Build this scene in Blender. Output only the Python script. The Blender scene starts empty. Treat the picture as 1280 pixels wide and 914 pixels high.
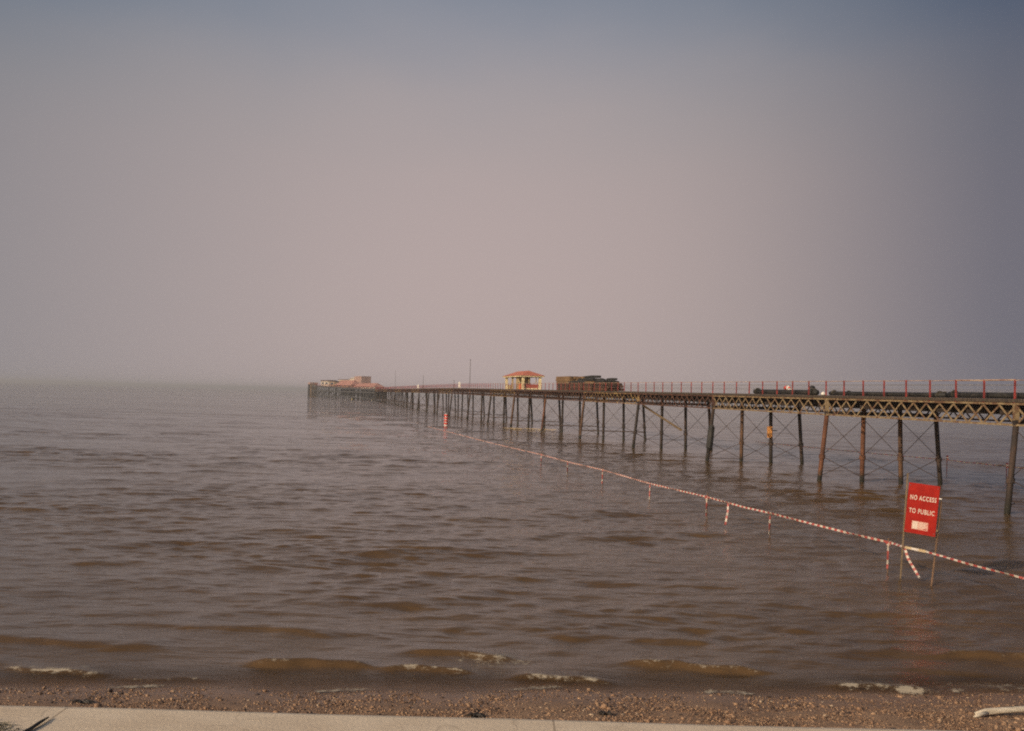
import bpy, math, random
import numpy as np
from mathutils import Vector, Matrix

# ------------------------------------------------------------------ camera, sky, sun, exposure
scn = bpy.context.scene
col = scn.collection
R = math.radians
random.seed(7)
rng = np.random.default_rng(11)

cam_d = bpy.data.cameras.new('camera')
cam = bpy.data.objects.new('camera', cam_d)
col.objects.link(cam)
cam_d.sensor_width = 36.0
cam_d.lens = 36.0 * 1244.0 / 1280.0
cam_d.clip_start = 0.1
cam_d.clip_end = 40000.0
cam.matrix_world = (Matrix.Translation((0, 0, 5.0)) @ Matrix.Rotation(R(91.70), 4, 'X') @ Matrix.Rotation(R(1.52), 4, 'Z'))
scn.camera = cam

SUN_EL = R(23)
SUN_TO = Vector((-0.75, -0.66, 0)).normalized() * math.cos(SUN_EL) + Vector((0, 0, math.sin(SUN_EL)))   # towards the sun
world = bpy.data.worlds.new('World')
scn.world = world
world.use_nodes = True
wt = world.node_tree
for n in list(wt.nodes):
    wt.nodes.remove(n)
w_out = wt.nodes.new('ShaderNodeOutputWorld')
w_bg = wt.nodes.new('ShaderNodeBackground')
w_bg.inputs['Strength'].default_value = 0.1
sky = wt.nodes.new('ShaderNodeTexSky')
sky.sky_type = 'NISHITA'
sky.sun_disc = False
sky.sun_elevation = SUN_EL
sky.sun_rotation = math.atan2(SUN_TO.x, SUN_TO.y)
sky.air_density = 1.2
sky.dust_density = 4.0
sky.ozone_density = 2.0


def wmath(op, a=None, b=None):
    n = wt.nodes.new('ShaderNodeMath')
    n.operation = op
    for i, v in enumerate((a, b)):
        if v is None:
            continue
        if isinstance(v, (int, float)):
            n.inputs[i].default_value = v
        else:
            wt.links.new(v, n.inputs[i])
    return n.outputs[0]


# a bank of warm haze out to sea, thinning to clear blue overhead; lens vignetting put into the sides
tc = wt.nodes.new('ShaderNodeTexCoord')
sep = wt.nodes.new('ShaderNodeSeparateXYZ')
wt.links.new(tc.outputs['Generated'], sep.inputs[0])
az = wmath('ARCTAN2', sep.outputs[0], sep.outputs[1])
el = wmath('ARCSINE', sep.outputs[2])
def wramp(fac, stops, lo, hi):
    r = wt.nodes.new('ShaderNodeValToRGB')
    r.color_ramp.interpolation = 'B_SPLINE'
    e = r.color_ramp.elements
    while len(e) < len(stops):
        e.new(.5)
    for q, (p, c) in zip(e, stops):
        q.position = (p - lo) / (hi - lo)
        q.color = (c[0], c[1], c[2], 1)
    wt.links.new(wmath('DIVIDE', wmath('SUBTRACT', fac, R(lo)), R(hi - lo)), r.inputs[0])
    return r.outputs[0]


wn = wt.nodes.new('ShaderNodeTexNoise')                          # uneven banks in the haze
wn.inputs['Scale'].default_value = 2.6
wn.inputs['Detail'].default_value = 4
wmap = wt.nodes.new('ShaderNodeMapping')
wmap.inputs['Scale'].default_value = (1, 1, 2.6)
wt.links.new(tc.outputs['Generated'], wmap.inputs[0])
wt.links.new(wmap.outputs[0], wn.inputs['Vector'])
wob = wmath('MULTIPLY', wmath('SUBTRACT', wn.outputs[0], 0.5), R(5.0))
c_el = wramp(wmath('ADD', el, wob), [(-2, (.472, .379, .362)), (6, (.474, .383, .370)), (12, (.446, .368, .362)), (17, (.390, .346, .350)),
                                     (22, (.215, .254, .325)), (28, (.125, .148, .195)), (40, (.050, .070, .110))], -2, 40)
c_az = wramp(az, [(-50, (.40, .52, .60)), (-28, (.62, .70, .755)), (-14, (.92, .945, .95)), (-4, (1, 1, 1)), (7, (.96, .965, .96)),
                  (16, (.75, .78, .80)), (26, (.33, .40, .505)), (50, (.16, .22, .34))], -50, 50)  # vignette put into the sky colour, darkest at the right
mul = wt.nodes.new('ShaderNodeMix')
mul.data_type = 'RGBA'
mul.blend_type = 'MULTIPLY'
mul.inputs['Factor'].default_value = 1.0
wt.links.new(c_el, mul.inputs['A'])
wt.links.new(c_az, mul.inputs['B'])
sc_ = wt.nodes.new('ShaderNodeVectorMath')
sc_.operation = 'SCALE'
sc_.inputs['Scale'].default_value = 10.0
wt.links.new(mul.outputs['Result'], sc_.inputs[0])
ww = wmath('SQRT', wmath('ADD', wmath('POWER', wmath('DIVIDE', az, R(50)), 2.0), wmath('POWER', wmath('DIVIDE', el, R(38)), 2.0)))
mr = wt.nodes.new('ShaderNodeMapRange')
mr.inputs['From Min'].default_value = 1.05
mr.inputs['From Max'].default_value = 1.9
wt.links.new(ww, mr.inputs['Value'])
wmix = wt.nodes.new('ShaderNodeMix')
wmix.data_type = 'RGBA'
wt.links.new(mr.outputs[0], wmix.inputs['Factor'])
wt.links.new(sc_.outputs[0], wmix.inputs['A'])
wt.links.new(sky.outputs[0], wmix.inputs['B'])
wt.links.new(wmix.outputs['Result'], w_bg.inputs['Color'])
wt.links.new(w_bg.outputs[0], w_out.inputs[0])

sun_d = bpy.data.lights.new('sun', 'SUN')
sun_d.energy = 2.6
sun_d.angle = R(0.6)
sun_d.color = (1.0, 0.82, 0.60)
sun = bpy.data.objects.new('sun', sun_d)
col.objects.link(sun)
sun.rotation_euler = (-SUN_TO).to_track_quat('-Z', 'Y').to_euler()
sun.location = (-20, -20, 30)

vs = scn.view_settings
vs.view_transform = 'Standard'
vs.look = 'None'
vs.exposure = 0.0
vs.gamma = 1.0
vs.use_curve_mapping = False
scn.render.engine = 'CYCLES'
scn.cycles.filter_width = 2.0
scn.cycles.use_denoising = False
scn.cycles.max_bounces = 6
scn.cycles.volume_bounces = 0
scn.cycles.sample_clamp_indirect = 1.5


# ------------------------------------------------------------------ materials
class NT:
    def __init__(self, name):
        self.m = bpy.data.materials.new(name)
        self.m.use_nodes = True
        self.t = self.m.node_tree
        self.b = self.t.nodes['Principled BSDF']
        self.out = self.t.nodes['Material Output']

    def n(self, kind, **kw):
        nd = self.t.nodes.new(kind)
        for k, v in kw.items():
            setattr(nd, k, v)
        return nd

    def l(self, a, b):
        self.t.links.new(a, b)

    def noise(self, scale, detail=4, rough=.55, vec=None, stretch=None):
        c = self.n('ShaderNodeTexCoord')
        v = c.outputs['Object']
        if vec is not None:
            v = vec
        if stretch:
            mp = self.n('ShaderNodeMapping')
            mp.inputs['Scale'].default_value = stretch
            self.l(v, mp.inputs[0])
            v = mp.outputs[0]
        t = self.n('ShaderNodeTexNoise')
        t.inputs['Scale'].default_value = scale
        t.inputs['Detail'].default_value = detail
        t.inputs['Roughness'].default_value = rough
        self.l(v, t.inputs['Vector'])
        return t.outputs[0]

    def ramp(self, fac, stops):
        r = self.n('ShaderNodeValToRGB')
        e = r.color_ramp.elements
        while len(e) < len(stops):
            e.new(.5)
        for q, (p, c) in zip(e, stops):
            q.position = p
            q.color = (c[0], c[1], c[2], 1)
        self.l(fac, r.inputs[0])
        return r.outputs[0]

    def mix(self, fac, a, b):
        m = self.n('ShaderNodeMix', data_type='RGBA')
        for v, s in ((fac, 'Factor'), (a, 'A'), (b, 'B')):
            if isinstance(v, (int, float)):
                m.inputs[s].default_value = v
            elif isinstance(v, tuple):
                m.inputs[s].default_value = (v[0], v[1], v[2], 1)
            else:
                self.l(v, m.inputs[s])
        return m.outputs['Result']

    def math(self, op, a, b=None):
        n = self.n('ShaderNodeMath', operation=op)
        for i, v in enumerate((a, b)):
            if v is None:
                continue
            if isinstance(v, (int, float)):
                n.inputs[i].default_value = v
            else:
                self.l(v, n.inputs[i])
        return n.outputs[0]

    def bump(self, h, strength, dist):
        b = self.n('ShaderNodeBump')
        b.inputs['Strength'].default_value = strength
        b.inputs['Distance'].default_value = dist
        self.l(h, b.inputs['Height'])
        self.l(b.outputs[0], self.b.inputs['Normal'])


def worn(name, c1, c2, scale=3.0, rough=.75, lo=.4, hi=.62, c3=None, bump=.3, stretch=None, rand=0.0, metal=0.0):
    """two or three colours of paint, rust or timber mixed by noise"""
    t = NT(name)
    f = t.noise(scale, 6, .65, stretch=stretch)
    stops = [(lo, c1), (hi, c2)] if c3 is None else [(lo, c1), ((lo + hi) / 2, c3), (hi, c2)]
    c = t.ramp(f, stops)
    if rand:
        oi = t.n('ShaderNodeObjectInfo')
        k = t.math('ADD', t.math('MULTIPLY', oi.outputs['Random'], 2 * rand), 1 - rand)
        v = t.n('ShaderNodeVectorMath', operation='SCALE')
        t.l(c, v.inputs[0])
        t.l(k, v.inputs['Scale'])
        c = v.outputs[0]
    t.l(c, t.b.inputs['Base Color'])
    t.b.inputs['Roughness'].default_value = rough
    t.b.inputs['Metallic'].default_value = metal
    if bump:
        t.bump(t.noise(scale * 6, 3, stretch=stretch), bump, .02)
    return t.m


M = {}
M['cream'] = worn('peeling_cream_paint', (.11, .05, .028), (.25, .18, .10), 2.6, .75, .38, .56, (.17, .105, .055))
M['cream_old'] = worn('old_cream_paint', (.09, .04, .022), (.36, .24, .09), 1.9, .8, .44, .60, (.13, .06, .03))
M['rusty'] = worn('rusted_girder', (.050, .022, .015), (.17, .08, .045), 1.6, .85, .40, .66, (.085, .036, .024))
M['deck'] = worn('deck_timber', (.035, .024, .018), (.085, .062, .045), 2.0, .9, stretch=(1, 6, 1))
M['dark_timber'] = worn('dark_timber', (.018, .012, .010), (.05, .034, .026), 1.5, .9)
M['red_paint'] = worn('faded_red_paint', (.16, .022, .018), (.34, .045, .038), 4, .6)
M['rail'] = worn('pale_handrail', (.26, .14, .10), (.46, .33, .23), 1.3, .6)
M['wire'] = worn('grey_wire', (.16, .14, .13), (.25, .22, .2), 5, .6)
M['rod'] = worn('dark_rod', (.05, .035, .03), (.10, .06, .045), 4, .8)


def pile_mat(name, a, b, c):
    t = NT(name)
    f = t.noise(2.2, 6, .7, stretch=(1, 1, .35))
    colr = t.ramp(f, [(.32, a), (.5, b), (.68, c)])
    g = t.n('ShaderNodeNewGeometry')
    sp = t.n('ShaderNodeSeparateXYZ')
    t.l(g.outputs['Position'], sp.inputs[0])
    wz = t.math('ADD', sp.outputs[2], t.math('MULTIPLY', t.math('SUBTRACT', t.noise(3, 3), .5), 1.0))
    m = t.n('ShaderNodeMapRange')
    m.inputs['From Min'].default_value = .2
    m.inputs['From Max'].default_value = .7
    t.l(wz, m.inputs['Value'])
    t.l(t.mix(m.outputs[0], (.022, .020, .014), colr), t.b.inputs['Base Color'])   # weed and slime under the tide mark
    t.b.inputs['Roughness'].default_value = .8
    t.bump(t.noise(14, 3), .4, .02)
    return t.m


M['pile'] = pile_mat('tarred_pile', (.016, .012, .011), (.035, .023, .018), (.075, .038, .024))
M['pile_rust'] = pile_mat('rusted_pile', (.06, .022, .011), (.125, .045, .019), (.18, .075, .034))
M['pile_brown'] = pile_mat('brown_pile', (.045, .022, .014), (.09, .045, .024), (.16, .08, .04))

M['sign_red'] = worn('sign_red', (.27, .009, .005), (.34, .014, .007), 3, .7, bump=.05)
M['sign_red'].node_tree.nodes['Principled BSDF'].inputs['Specular IOR Level'].default_value = .15
M['sign_white'] = worn('sign_white', (.52, .40, .33), (.66, .53, .44), 20, .6, bump=0)
M['sign_pink'] = worn('sign_faded_white', (.46, .17, .12), (.60, .34, .26), 26, .6, bump=0)
M['post_wood'] = worn('sign_post_wood', (.17, .115, .065), (.27, .19, .115), 5, .8, stretch=(1, 1, .2))
M['post_rust'] = worn('sign_post_rust', (.14, .08, .045), (.24, .14, .085), 5, .8, stretch=(1, 1, .2))
M['tape_red'] = worn('tape_red', (.36, .07, .06), (.44, .10, .08), 6, .45, bump=0)
M['tape_white'] = worn('tape_white', (.50, .41, .34), (.62, .53, .45), 6, .45, bump=0)
M['tape_tan'] = worn('tape_back', (.42, .30, .17), (.56, .43, .26), 6, .5, bump=0)
M['red_bright'] = worn('marker_red', (.60, .05, .035), (.72, .07, .05), 3, .5, bump=0)
M['white'] = worn('weathered_white', (.62, .56, .50), (.8, .74, .68), 3, .6, bump=0)
M['shelter_cream'] = worn('shelter_cream', (.56, .44, .24), (.80, .66, .42), 1.1, .7, bump=.05)
M['shelter_tan'] = worn('shelter_tan', (.30, .21, .11), (.40, .29, .16), 1.1, .7, bump=.05)
M['roof_red'] = worn('shelter_roof', (.42, .12, .07), (.55, .18, .11), 1.6, .8, stretch=(1, 1, 4))
M['seat_red'] = worn('shelter_seat_red', (.28, .055, .035), (.38, .08, .05), 2, .7)
M['seat_orange'] = worn('shelter_orange', (.6, .16, .06), (.7, .2, .08), 2, .7)
M['black'] = worn('black_rubber', (.012, .011, .010), (.035, .030, .026), 2, .7)
M['olive'] = worn('pipe_top_grime', (.03, .026, .018), (.075, .06, .04), 2, .8)
M['mast'] = worn('mast_grey', (.07, .06, .055), (.11, .09, .08), 3, .7)
M['orange'] = worn('orange_board', (.62, .26, .07), (.72, .34, .11), 2, .6, bump=0)
M['yellow'] = worn('yellow_paint', (.66, .48, .06), (.75, .56, .10), 2, .5, bump=0)
M['drift'] = worn('bleached_driftwood', (.46, .38, .28), (.70, .60, .47), 7, .85, stretch=(.3, 3, 3))
M['twig'] = worn('dark_twig', (.03, .025, .022), (.06, .05, .042), 20, .9)
M['weed'] = worn('dry_weed', (.13, .115, .08), (.24, .21, .15), 9, .9, bump=0)
M['seaweed'] = worn('seaweed', (.016, .012, .008), (.04, .026, .016), 20, .5)
M['baulk_tan'] = worn('tan_baulk', (.12, .064, .03), (.23, .135, .062), 1.4, .9, rand=.35, stretch=(1, .3, 3))
M['baulk_brown'] = worn('brown_baulk', (.055, .026, .015), (.12, .055, .028), 1.4, .9, rand=.4, stretch=(1, .3, 3))
M['baulk_dark'] = worn('tarred_log', (.010, .009, .008), (.030, .025, .020), 2, .85, rand=.3)
M['head_pile'] = worn('pier_head_timber', (.035, .033, .035), (.075, .07, .07), .5, .9)  # greyed and lightened, distance haze put into the colour
M['salmon'] = worn('salmon_roof', (.33, .155, .12), (.42, .21, .165), .5, .8, bump=0)  # paled as well, some of the distance haze is in this colour
M['head_pink'] = worn('pink_office_wall', (.34, .21, .175), (.42, .27, .23), .4, .8, bump=0)
M['head_pale'] = worn('pale_head_wall', (.52, .43, .35), (.66, .56, .46), .4, .8, bump=0)
M['head_tan'] = worn('tan_head_wall', (.28, .19, .12), (.36, .25, .16), .4, .8, bump=0)
M['head_dark'] = worn('dark_head_roof', (.08, .05, .045), (.13, .08, .07), .4, .8, bump=0)
M['glass_dark'] = worn('dark_window', (.03, .03, .035), (.05, .05, .055), .4, .2, bump=0)


# ------------------------------------------------------------------ mesh helpers
class MB:
    """collects boxes, bars and tubes; build() links them as ONE mesh object"""
    def __init__(self):
        self.v = []
        self.f = []
        self.mi = []
        self.cur = 0

    def add(self, verts, faces):
        o = len(self.v)
        self.v += [tuple(p) for p in verts]
        for f in faces:
            self.f.append(tuple(i + o for i in f))
            self.mi.append(self.cur)
        return self

    def box(self, a, b):
        (x0, y0, z0), (x1, y1, z1) = a, b
        return self.hexa([(x0, y0, z0), (x1, y0, z0), (x1, y1, z0), (x0, y1, z0), (x0, y0, z1), (x1, y0, z1), (x1, y1, z1), (x0, y1, z1)])

    def hexa(self, p):
        return self.add(p, [(0, 3, 2, 1), (4, 5, 6, 7), (0, 1, 5, 4), (1, 2, 6, 5), (2, 3, 7, 6), (3, 0, 4, 7)])

    def bar(self, a, b, w, h, up=(0, 0, 1)):
        a, b = Vector(a), Vector(b)
        d = (b - a).normalized()
        up = Vector(up)
        if abs(d.dot(up)) > .98:
            up = Vector((0, 1, 0))
        s = d.cross(up).normalized() * (w / 2)
        t = s.cross(d).normalized() * (h / 2)
        return self.hexa([a - s - t, a + s - t, b + s - t, b - s - t, a - s + t, a + s + t, b + s + t, b - s + t])

    def tube(self, pts, r, n=8, cap=True):
        pts = [Vector(p) for p in pts]
        rs = r if isinstance(r, (list, tuple)) else [r] * len(pts)
        verts, faces = [], []
        ref = None
        for i, p in enumerate(pts):
            d = (pts[min(i + 1, len(pts) - 1)] - pts[max(i - 1, 0)]).normalized()
            if ref is None:
                ref = Vector((0, 0, 1)) if abs(d.z) < .9 else Vector((1, 0, 0))
            s = d.cross(ref).normalized()
            t = s.cross(d)
            for k in range(n):
                a = 2 * math.pi * k / n
                verts.append(p + (s * math.cos(a) + t * math.sin(a)) * rs[i])
        for i in range(len(pts) - 1):
            for k in range(n):
                k2 = (k + 1) % n
                faces.append((i * n + k, i * n + k2, (i + 1) * n + k2, (i + 1) * n + k))
        if cap:
            faces.append(tuple(range(n - 1, -1, -1)))
            faces.append(tuple(range((len(pts) - 1) * n, len(pts) * n)))
        return self.add(verts, faces)

    def lathe(self, c, prof, n=12):
        return self.tube([(c[0], c[1], c[2] + z) for r, z in prof], [max(r, .002) for r, z in prof], n)

    def build(self, name, mats, parent=None, loc=(0, 0, 0), smooth=False):
        me = bpy.data.meshes.new(name)
        me.from_pydata([(x - loc[0], y - loc[1], z - loc[2]) for x, y, z in self.v], [], self.f)
        for m in (mats if isinstance(mats, (list, tuple)) else [mats]):
            me.materials.append(m)
        me.polygons.foreach_set('material_index', self.mi)
        if smooth:
            me.polygons.foreach_set('use_smooth', [True] * len(me.polygons))
        me.update()
        o = bpy.data.objects.new(name, me)
        col.objects.link(o)
        if parent is not None:
            o.parent = parent
            w = Vector(loc) - Vector(parent_origin(parent))
            o.location = w
        else:
            o.location = loc
        return o


def parent_origin(o):
    p = Vector((0, 0, 0))
    while o is not None:
        p += Vector(o.location)
        o = o.parent
    return p


def tag(o, label=None, cat=None, group=None, kind=None):
    if label:
        o['label'] = label
    if cat:
        o['category'] = cat
    if group:
        o['group'] = group
    if kind:
        o['kind'] = kind
    return o


def empty(name, loc, label, cat, group=None):
    o = bpy.data.objects.new(name, None)
    o.empty_display_size = .3
    col.objects.link(o)
    o.location = loc
    return tag(o, label, cat, group)


def part(mb, name, mats, root, smooth=False):
    """a part whose coordinates are given in world space"""
    return mb.build(name, mats, root, tuple(parent_origin(root)), smooth)


# ------------------------------------------------------------------ beach, water, air
def shore(x):
    return 16.82 + 0.064 * np.clip(x, -30, 30) + .10 * np.sin(x * .9 + .5) + .06 * np.sin(x * 2.3)


def beach_z(x, y):
    e = shore(x) - y
    up = np.minimum(.13 * e, .55 + .03 * e)
    dn = np.maximum(.10 * e, -3.2 + .0002 * e)
    return np.where(e > 0, up, dn)


def grid_mesh(name, X, Y, Z, mat, attrs=None):
    nr, nc = X.shape
    me = bpy.data.meshes.new(name)
    co = np.stack([X, Y, Z], -1).reshape(-1, 3).astype(np.float32)
    idx = np.arange(nr * nc).reshape(nr, nc)
    q = np.stack([idx[:-1, :-1], idx[:-1, 1:], idx[1:, 1:], idx[1:, :-1]], -1).reshape(-1, 4)
    me.vertices.add(len(co))
    me.vertices.foreach_set('co', co.ravel())
    me.loops.add(q.size)
    me.loops.foreach_set('vertex_index', q.ravel().astype(np.int32))
    me.polygons.add(len(q))
    me.polygons.foreach_set('loop_start', np.arange(0, q.size, 4, dtype=np.int32))
    me.polygons.foreach_set('loop_total', np.full(len(q), 4, dtype=np.int32))
    me.polygons.foreach_set('use_smooth', np.ones(len(q), dtype=bool))
    me.update(calc_edges=True)
    me.validate()
    for k, v in (attrs or {}).items():
        a = me.attributes.new(k, 'FLOAT', 'POINT')
        a.data.foreach_set('value', v.ravel().astype(np.float32))
    me.materials.append(mat)
    o = bpy.data.objects.new(name, me)
    col.objects.link(o)
    return o


# sand
t = NT('wet_sand')
g = t.n('ShaderNodeNewGeometry')
sp = t.n('ShaderNodeSeparateXYZ')
t.l(g.outputs['Position'], sp.inputs[0])
f = t.noise(1.4, 6, .65)
f2 = t.noise(26, 4, .7)
c = t.ramp(f, [(.3, (.27, .148, .078)), (.5, (.40, .228, .122)), (.7, (.50, .30, .17))])
c = t.mix(t.math('MULTIPLY', f2, .55), c, (.07, .045, .03))
wet = t.n('ShaderNodeMapRange')
wet.inputs['From Min'].default_value = .05
wet.inputs['From Max'].default_value = .26
wz = t.math('ADD', sp.outputs[2], t.math('MULTIPLY', t.math('SUBTRACT', t.noise(1.1, 4), .5), .14))
t.l(wz, wet.inputs['Value'])
t.l(t.mix(wet.outputs[0], (.25, .14, .078), c), t.b.inputs['Base Color'])
t.l(t.math('ADD', t.math('MULTIPLY', wet.outputs[0], .5), .38), t.b.inputs['Roughness'])
t.bump(f2, .5, .03)
M['sand'] = t.m

ys = np.concatenate([np.arange(-60, 4, 4.), np.arange(4, 13, .5), np.arange(13, 18.5, .05), np.arange(18.5, 40, 1.), np.geomspace(40, 30000, 24)])
ux = np.linspace(-1, 1, 441)
X = np.sign(ux) * (np.abs(ux) ** 1.0 * 14)[None, :] * np.ones((len(ys), 1))
# near columns are fine, the outer ones run on to the horizon
ux2 = np.concatenate([-np.geomspace(30000, 14.5, 30), np.linspace(-14, 14, 440), np.geomspace(14.5, 30000, 30)])
X, Y = np.meshgrid(ux2, ys)
Z = beach_z(X, Y)
nz = np.zeros_like(X)
for i in range(40):
    k = 2 * np.pi / np.exp(rng.uniform(np.log(.15), np.log(2.5)))
    a = rng.uniform(0, 2 * np.pi)
    nz += np.sin(k * (X * np.cos(a) + Y * np.sin(a)) + rng.uniform(0, 6.28)) * .05 / k ** .8
Z = Z + nz * .12 * ((Y > 12) & (Y < 19) & (np.abs(X) < 14.2))
Z = np.where(Y < 5, np.minimum(Z, .4), Z)
tag(grid_mesh('beach', X, Y, Z, M['sand']), kind='structure')

# water: muddy estuary chop
rows = [13.0]
while rows[-1] < 14000:
    d = rows[-1]
    rows.append(d + max(.055, .26 * d * d / 5000 if d < 1200 else .08 * d))
ys = np.array(rows)
uc = np.linspace(-1, 1, 860)
X = uc[None, :] * (.64 * ys + 6)[:, None]
Y = np.repeat(ys[:, None], len(uc), 1)
dy = np.gradient(ys)[:, None]
Z = np.zeros_like(X)
patch = np.zeros_like(X)
for i in range(14):
    k = 2 * np.pi / rng.uniform(14, 60)
    a = rng.uniform(0, 2 * np.pi)
    patch += np.sin(k * (X * np.cos(a) + Y * 1.6 * np.sin(a)) + rng.uniform(0, 6.28)) / 3.7
patch = np.clip(1 + .35 * patch, .35, 1.9)
NW = 150
for i in range(NW):
    lam = np.exp(rng.uniform(np.log(.28), np.log(8.0)))
    th = rng.normal(R(-6), R(22 if lam > 2.2 else 27))          # crests run nearly along the shore
    k = 2 * np.pi / lam
    slope = .0122 * (1.25 if .35 < lam < 1.8 else .66)
    amp = slope / k
    lam_y = lam / max(.2, abs(math.cos(th)))
    wgt = np.clip((lam_y / dy - 2.0) / 2.5, 0, 1)
    kx, ky = k * math.sin(th), k * math.cos(th)
    Z += amp * wgt * np.sin(kx * X + ky * Y + rng.uniform(0, 6.28))
Z *= patch
Z += 1.1 * Z * np.abs(Z)                                       # sharper crests
depth = -beach_z(X, Y)
Z *= np.clip(.18 + depth / .55, .12, 1)

foam = np.zeros_like(X)
near = (ys < 24)
Xn, Yn = X[near], Y[near]


def ridge(x1, y1, x2, y2, h, w, fm, fwid=.10):
    """a small breaking wavelet along the shore, its foam on the crest"""
    tt = np.clip((Xn - x1) / (x2 - x1), -.4, 1.4)
    yc = y1 + (y2 - y1) * tt + .07 * np.sin(Xn * 2.1 + x1) + .035 * np.sin(Xn * 6.3 + y1) + .012 * np.sin(Xn * 11 + 2 * x1)
    env = np.exp(-(np.maximum(np.abs(tt - .5) - .30, 0) / .17) ** 2)
    e = Yn - yc
    prof = np.where(e < 0, np.exp(-(e / (w * .55)) ** 2), np.exp(-(e / (w * 1.5)) ** 2))
    Z[near] += h * env * prof
    if fm:
        wob = .5 + .5 * np.sin(Xn * 3.7 + x2) * np.sin(Xn * 1.3 + y1)
        brk = np.clip(.75 + .6 * np.sin(Xn * 5.1 + y2 * 7) * np.sin(Xn * 2.3 + x1) + .35 * np.sin(Xn * 13.7 + y1), .3, 1.1)
        foam[near] = np.maximum(foam[near], fm * brk * env * np.exp(-((e + .03) / (fwid * (.4 + wob))) ** 2))
        lace_ = np.where(e < 0, np.exp(-(e / .22) ** 2), np.exp(-(e / .5) ** 2))
        foam[near] = np.maximum(foam[near], .46 * fm * env * lace_)


ridge(-4.7, 18.25, -2.3, 18.15, .12, .27, .34, .05)
ridge(-2.3, 18.15, -.5, 17.95, .08, .2, .75, .05)
ridge(.1, 17.75, 2.0, 17.6, .07, .22, .8, .05)
ridge(-2.0, 19.3, .2, 19.0, .08, .28, 0)
ridge(2.2, 18.75, 5.0, 18.55, .095, .22, .45, .05)
ridge(2.2, 18.8, 3.4, 18.7, .02, .2, .75, .05)
ridge(5.6, 17.85, 7.7, 17.45, .07, .22, 1.0, .11)
ridge(7.4, 17.75, 12., 17.85, .05, .25, .6, .16)
ridge(8.3, 19.75, 12.5, 20.1, .10, .25, .35, .06)
ridge(-8.8, 17.6, -6.7, 17.15, .05, .2, .85, .06)
ridge(-6.7, 17.12, -4.8, 17.08, .03, .2, .6, .04)
ridge(-10.5, 19.4, -6.2, 19.0, .07, .35, 0)
ridge(-7.0, 20.9, -3.4, 20.5, .07, .35, 0)
ridge(.8, 21.0, 4.4, 20.6, .06, .35, 0)
ridge(-12, 18.2, -8.6, 17.7, .05, .25, .5, .05)
# lace of old foam drifting behind the wavelets
fx = np.exp(-(((Xn + .1) / .95) ** 2 + ((Yn - 18.9) / .75) ** 2)) * .44 + np.exp(-(((Xn - 9.2) / 2.2) ** 2 + ((Yn - 18.0) / .35) ** 2)) * .48
foam[near] = np.maximum(foam[near], fx)
edge = np.exp(-((depth - .012 - .012 * np.sin(X * 1.9)) / .016) ** 2) * np.clip(.6 + .7 * np.sin(X * .83 + 1) * np.sin(X * 2.9), 0, 1) * .62
foam = np.maximum(foam, edge * (Y < 20))

t = NT('muddy_water')
at = t.n('ShaderNodeAttribute', attribute_name='foam')
ad = t.n('ShaderNodeAttribute', attribute_name='depth')
gn = t.n('ShaderNodeNewGeometry')
mud = t.ramp(t.noise(.35, 4, .6, gn.outputs['Position'], (1, .5, 1)), [(.3, (.098, .054, .022)), (.7, (.130, .074, .031))])
lace = t.noise(5.5, 6, .72, gn.outputs['Position'])
fine = t.noise(17, 6, .75, gn.outputs['Position'], (.7, 1, 1))
mask = t.math('ADD', t.math('MULTIPLY', lace, .55), t.math('MULTIPLY', fine, .60))
mm = t.n('ShaderNodeMapRange')
mm.inputs['From Min'].default_value = .30
mm.inputs['From Max'].default_value = .62
t.l(t.math('ADD', t.math('MULTIPLY', at.outputs['Fac'], .95), t.math('MULTIPLY', t.math('SUBTRACT', mask, .60), 2.6)), mm.inputs['Value'])
fm = t.math('MULTIPLY', mm.outputs[0], t.math('MINIMUM', t.math('MULTIPLY', at.outputs['Fac'], 4.0), 1.0))
t.l(t.mix(fm, mud, (.43, .35, .25)), t.b.inputs['Base Color'])
t.l(t.math('ADD', t.math('MULTIPLY', fm, .6), .04), t.b.inputs['Roughness'])
t.b.inputs['IOR'].default_value = 1.333
w1 = t.noise(5.0, 5, .62, gn.outputs['Position'], (.38, 1.5, 1))
w2 = t.noise(1.3, 3, .5, gn.outputs['Position'], (.38, 1.5, 1))
hgt = t.math('ADD', t.math('MULTIPLY', w1, .08), t.math('MULTIPLY', w2, .11))
spz = t.n('ShaderNodeSeparateXYZ')
t.l(gn.outputs['Position'], spz.inputs[0])
off = t.n('ShaderNodeMapRange')                                  # beyond the modelled chop the swell is carried by the bump
off.inputs['From Min'].default_value = 40
off.inputs['From Max'].default_value = 180
t.l(spz.outputs[1], off.inputs['Value'])
gust = t.math('MULTIPLY', t.ramp(t.noise(.045, 4, .65, gn.outputs['Position'], (.35, 1.6, 1)), [(.35, (.15, .15, .15)), (.65, (1, 1, 1))]), 3.4)
w3 = t.noise(.36, 4, .6, gn.outputs['Position'], (.6, 1.5, 1))
hgt = t.math('ADD', hgt, t.math('MULTIPLY', t.math('MULTIPLY', w3, off.outputs[0]), gust))
t.bump(hgt, .30, 1.0)
tr = t.n('ShaderNodeBsdfTransparent')
ms = t.n('ShaderNodeMixShader')
al = t.n('ShaderNodeMapRange')
al.inputs['From Min'].default_value = 0.0
al.inputs['From Max'].default_value = .16
al.inputs['To Min'].default_value = .06
t.l(ad.outputs['Fac'], al.inputs['Value'])
t.l(t.math('MAXIMUM', al.outputs[0], fm), ms.inputs[0])
t.l(tr.outputs[0], ms.inputs[1])
t.l(t.b.outputs[0], ms.inputs[2])
t.l(ms.outputs[0], t.out.inputs['Surface'])
M['water'] = t.m
tag(grid_mesh('water', X, Y, Z, M['water'], {'foam': foam, 'depth': depth + Z}), kind='structure')

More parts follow.
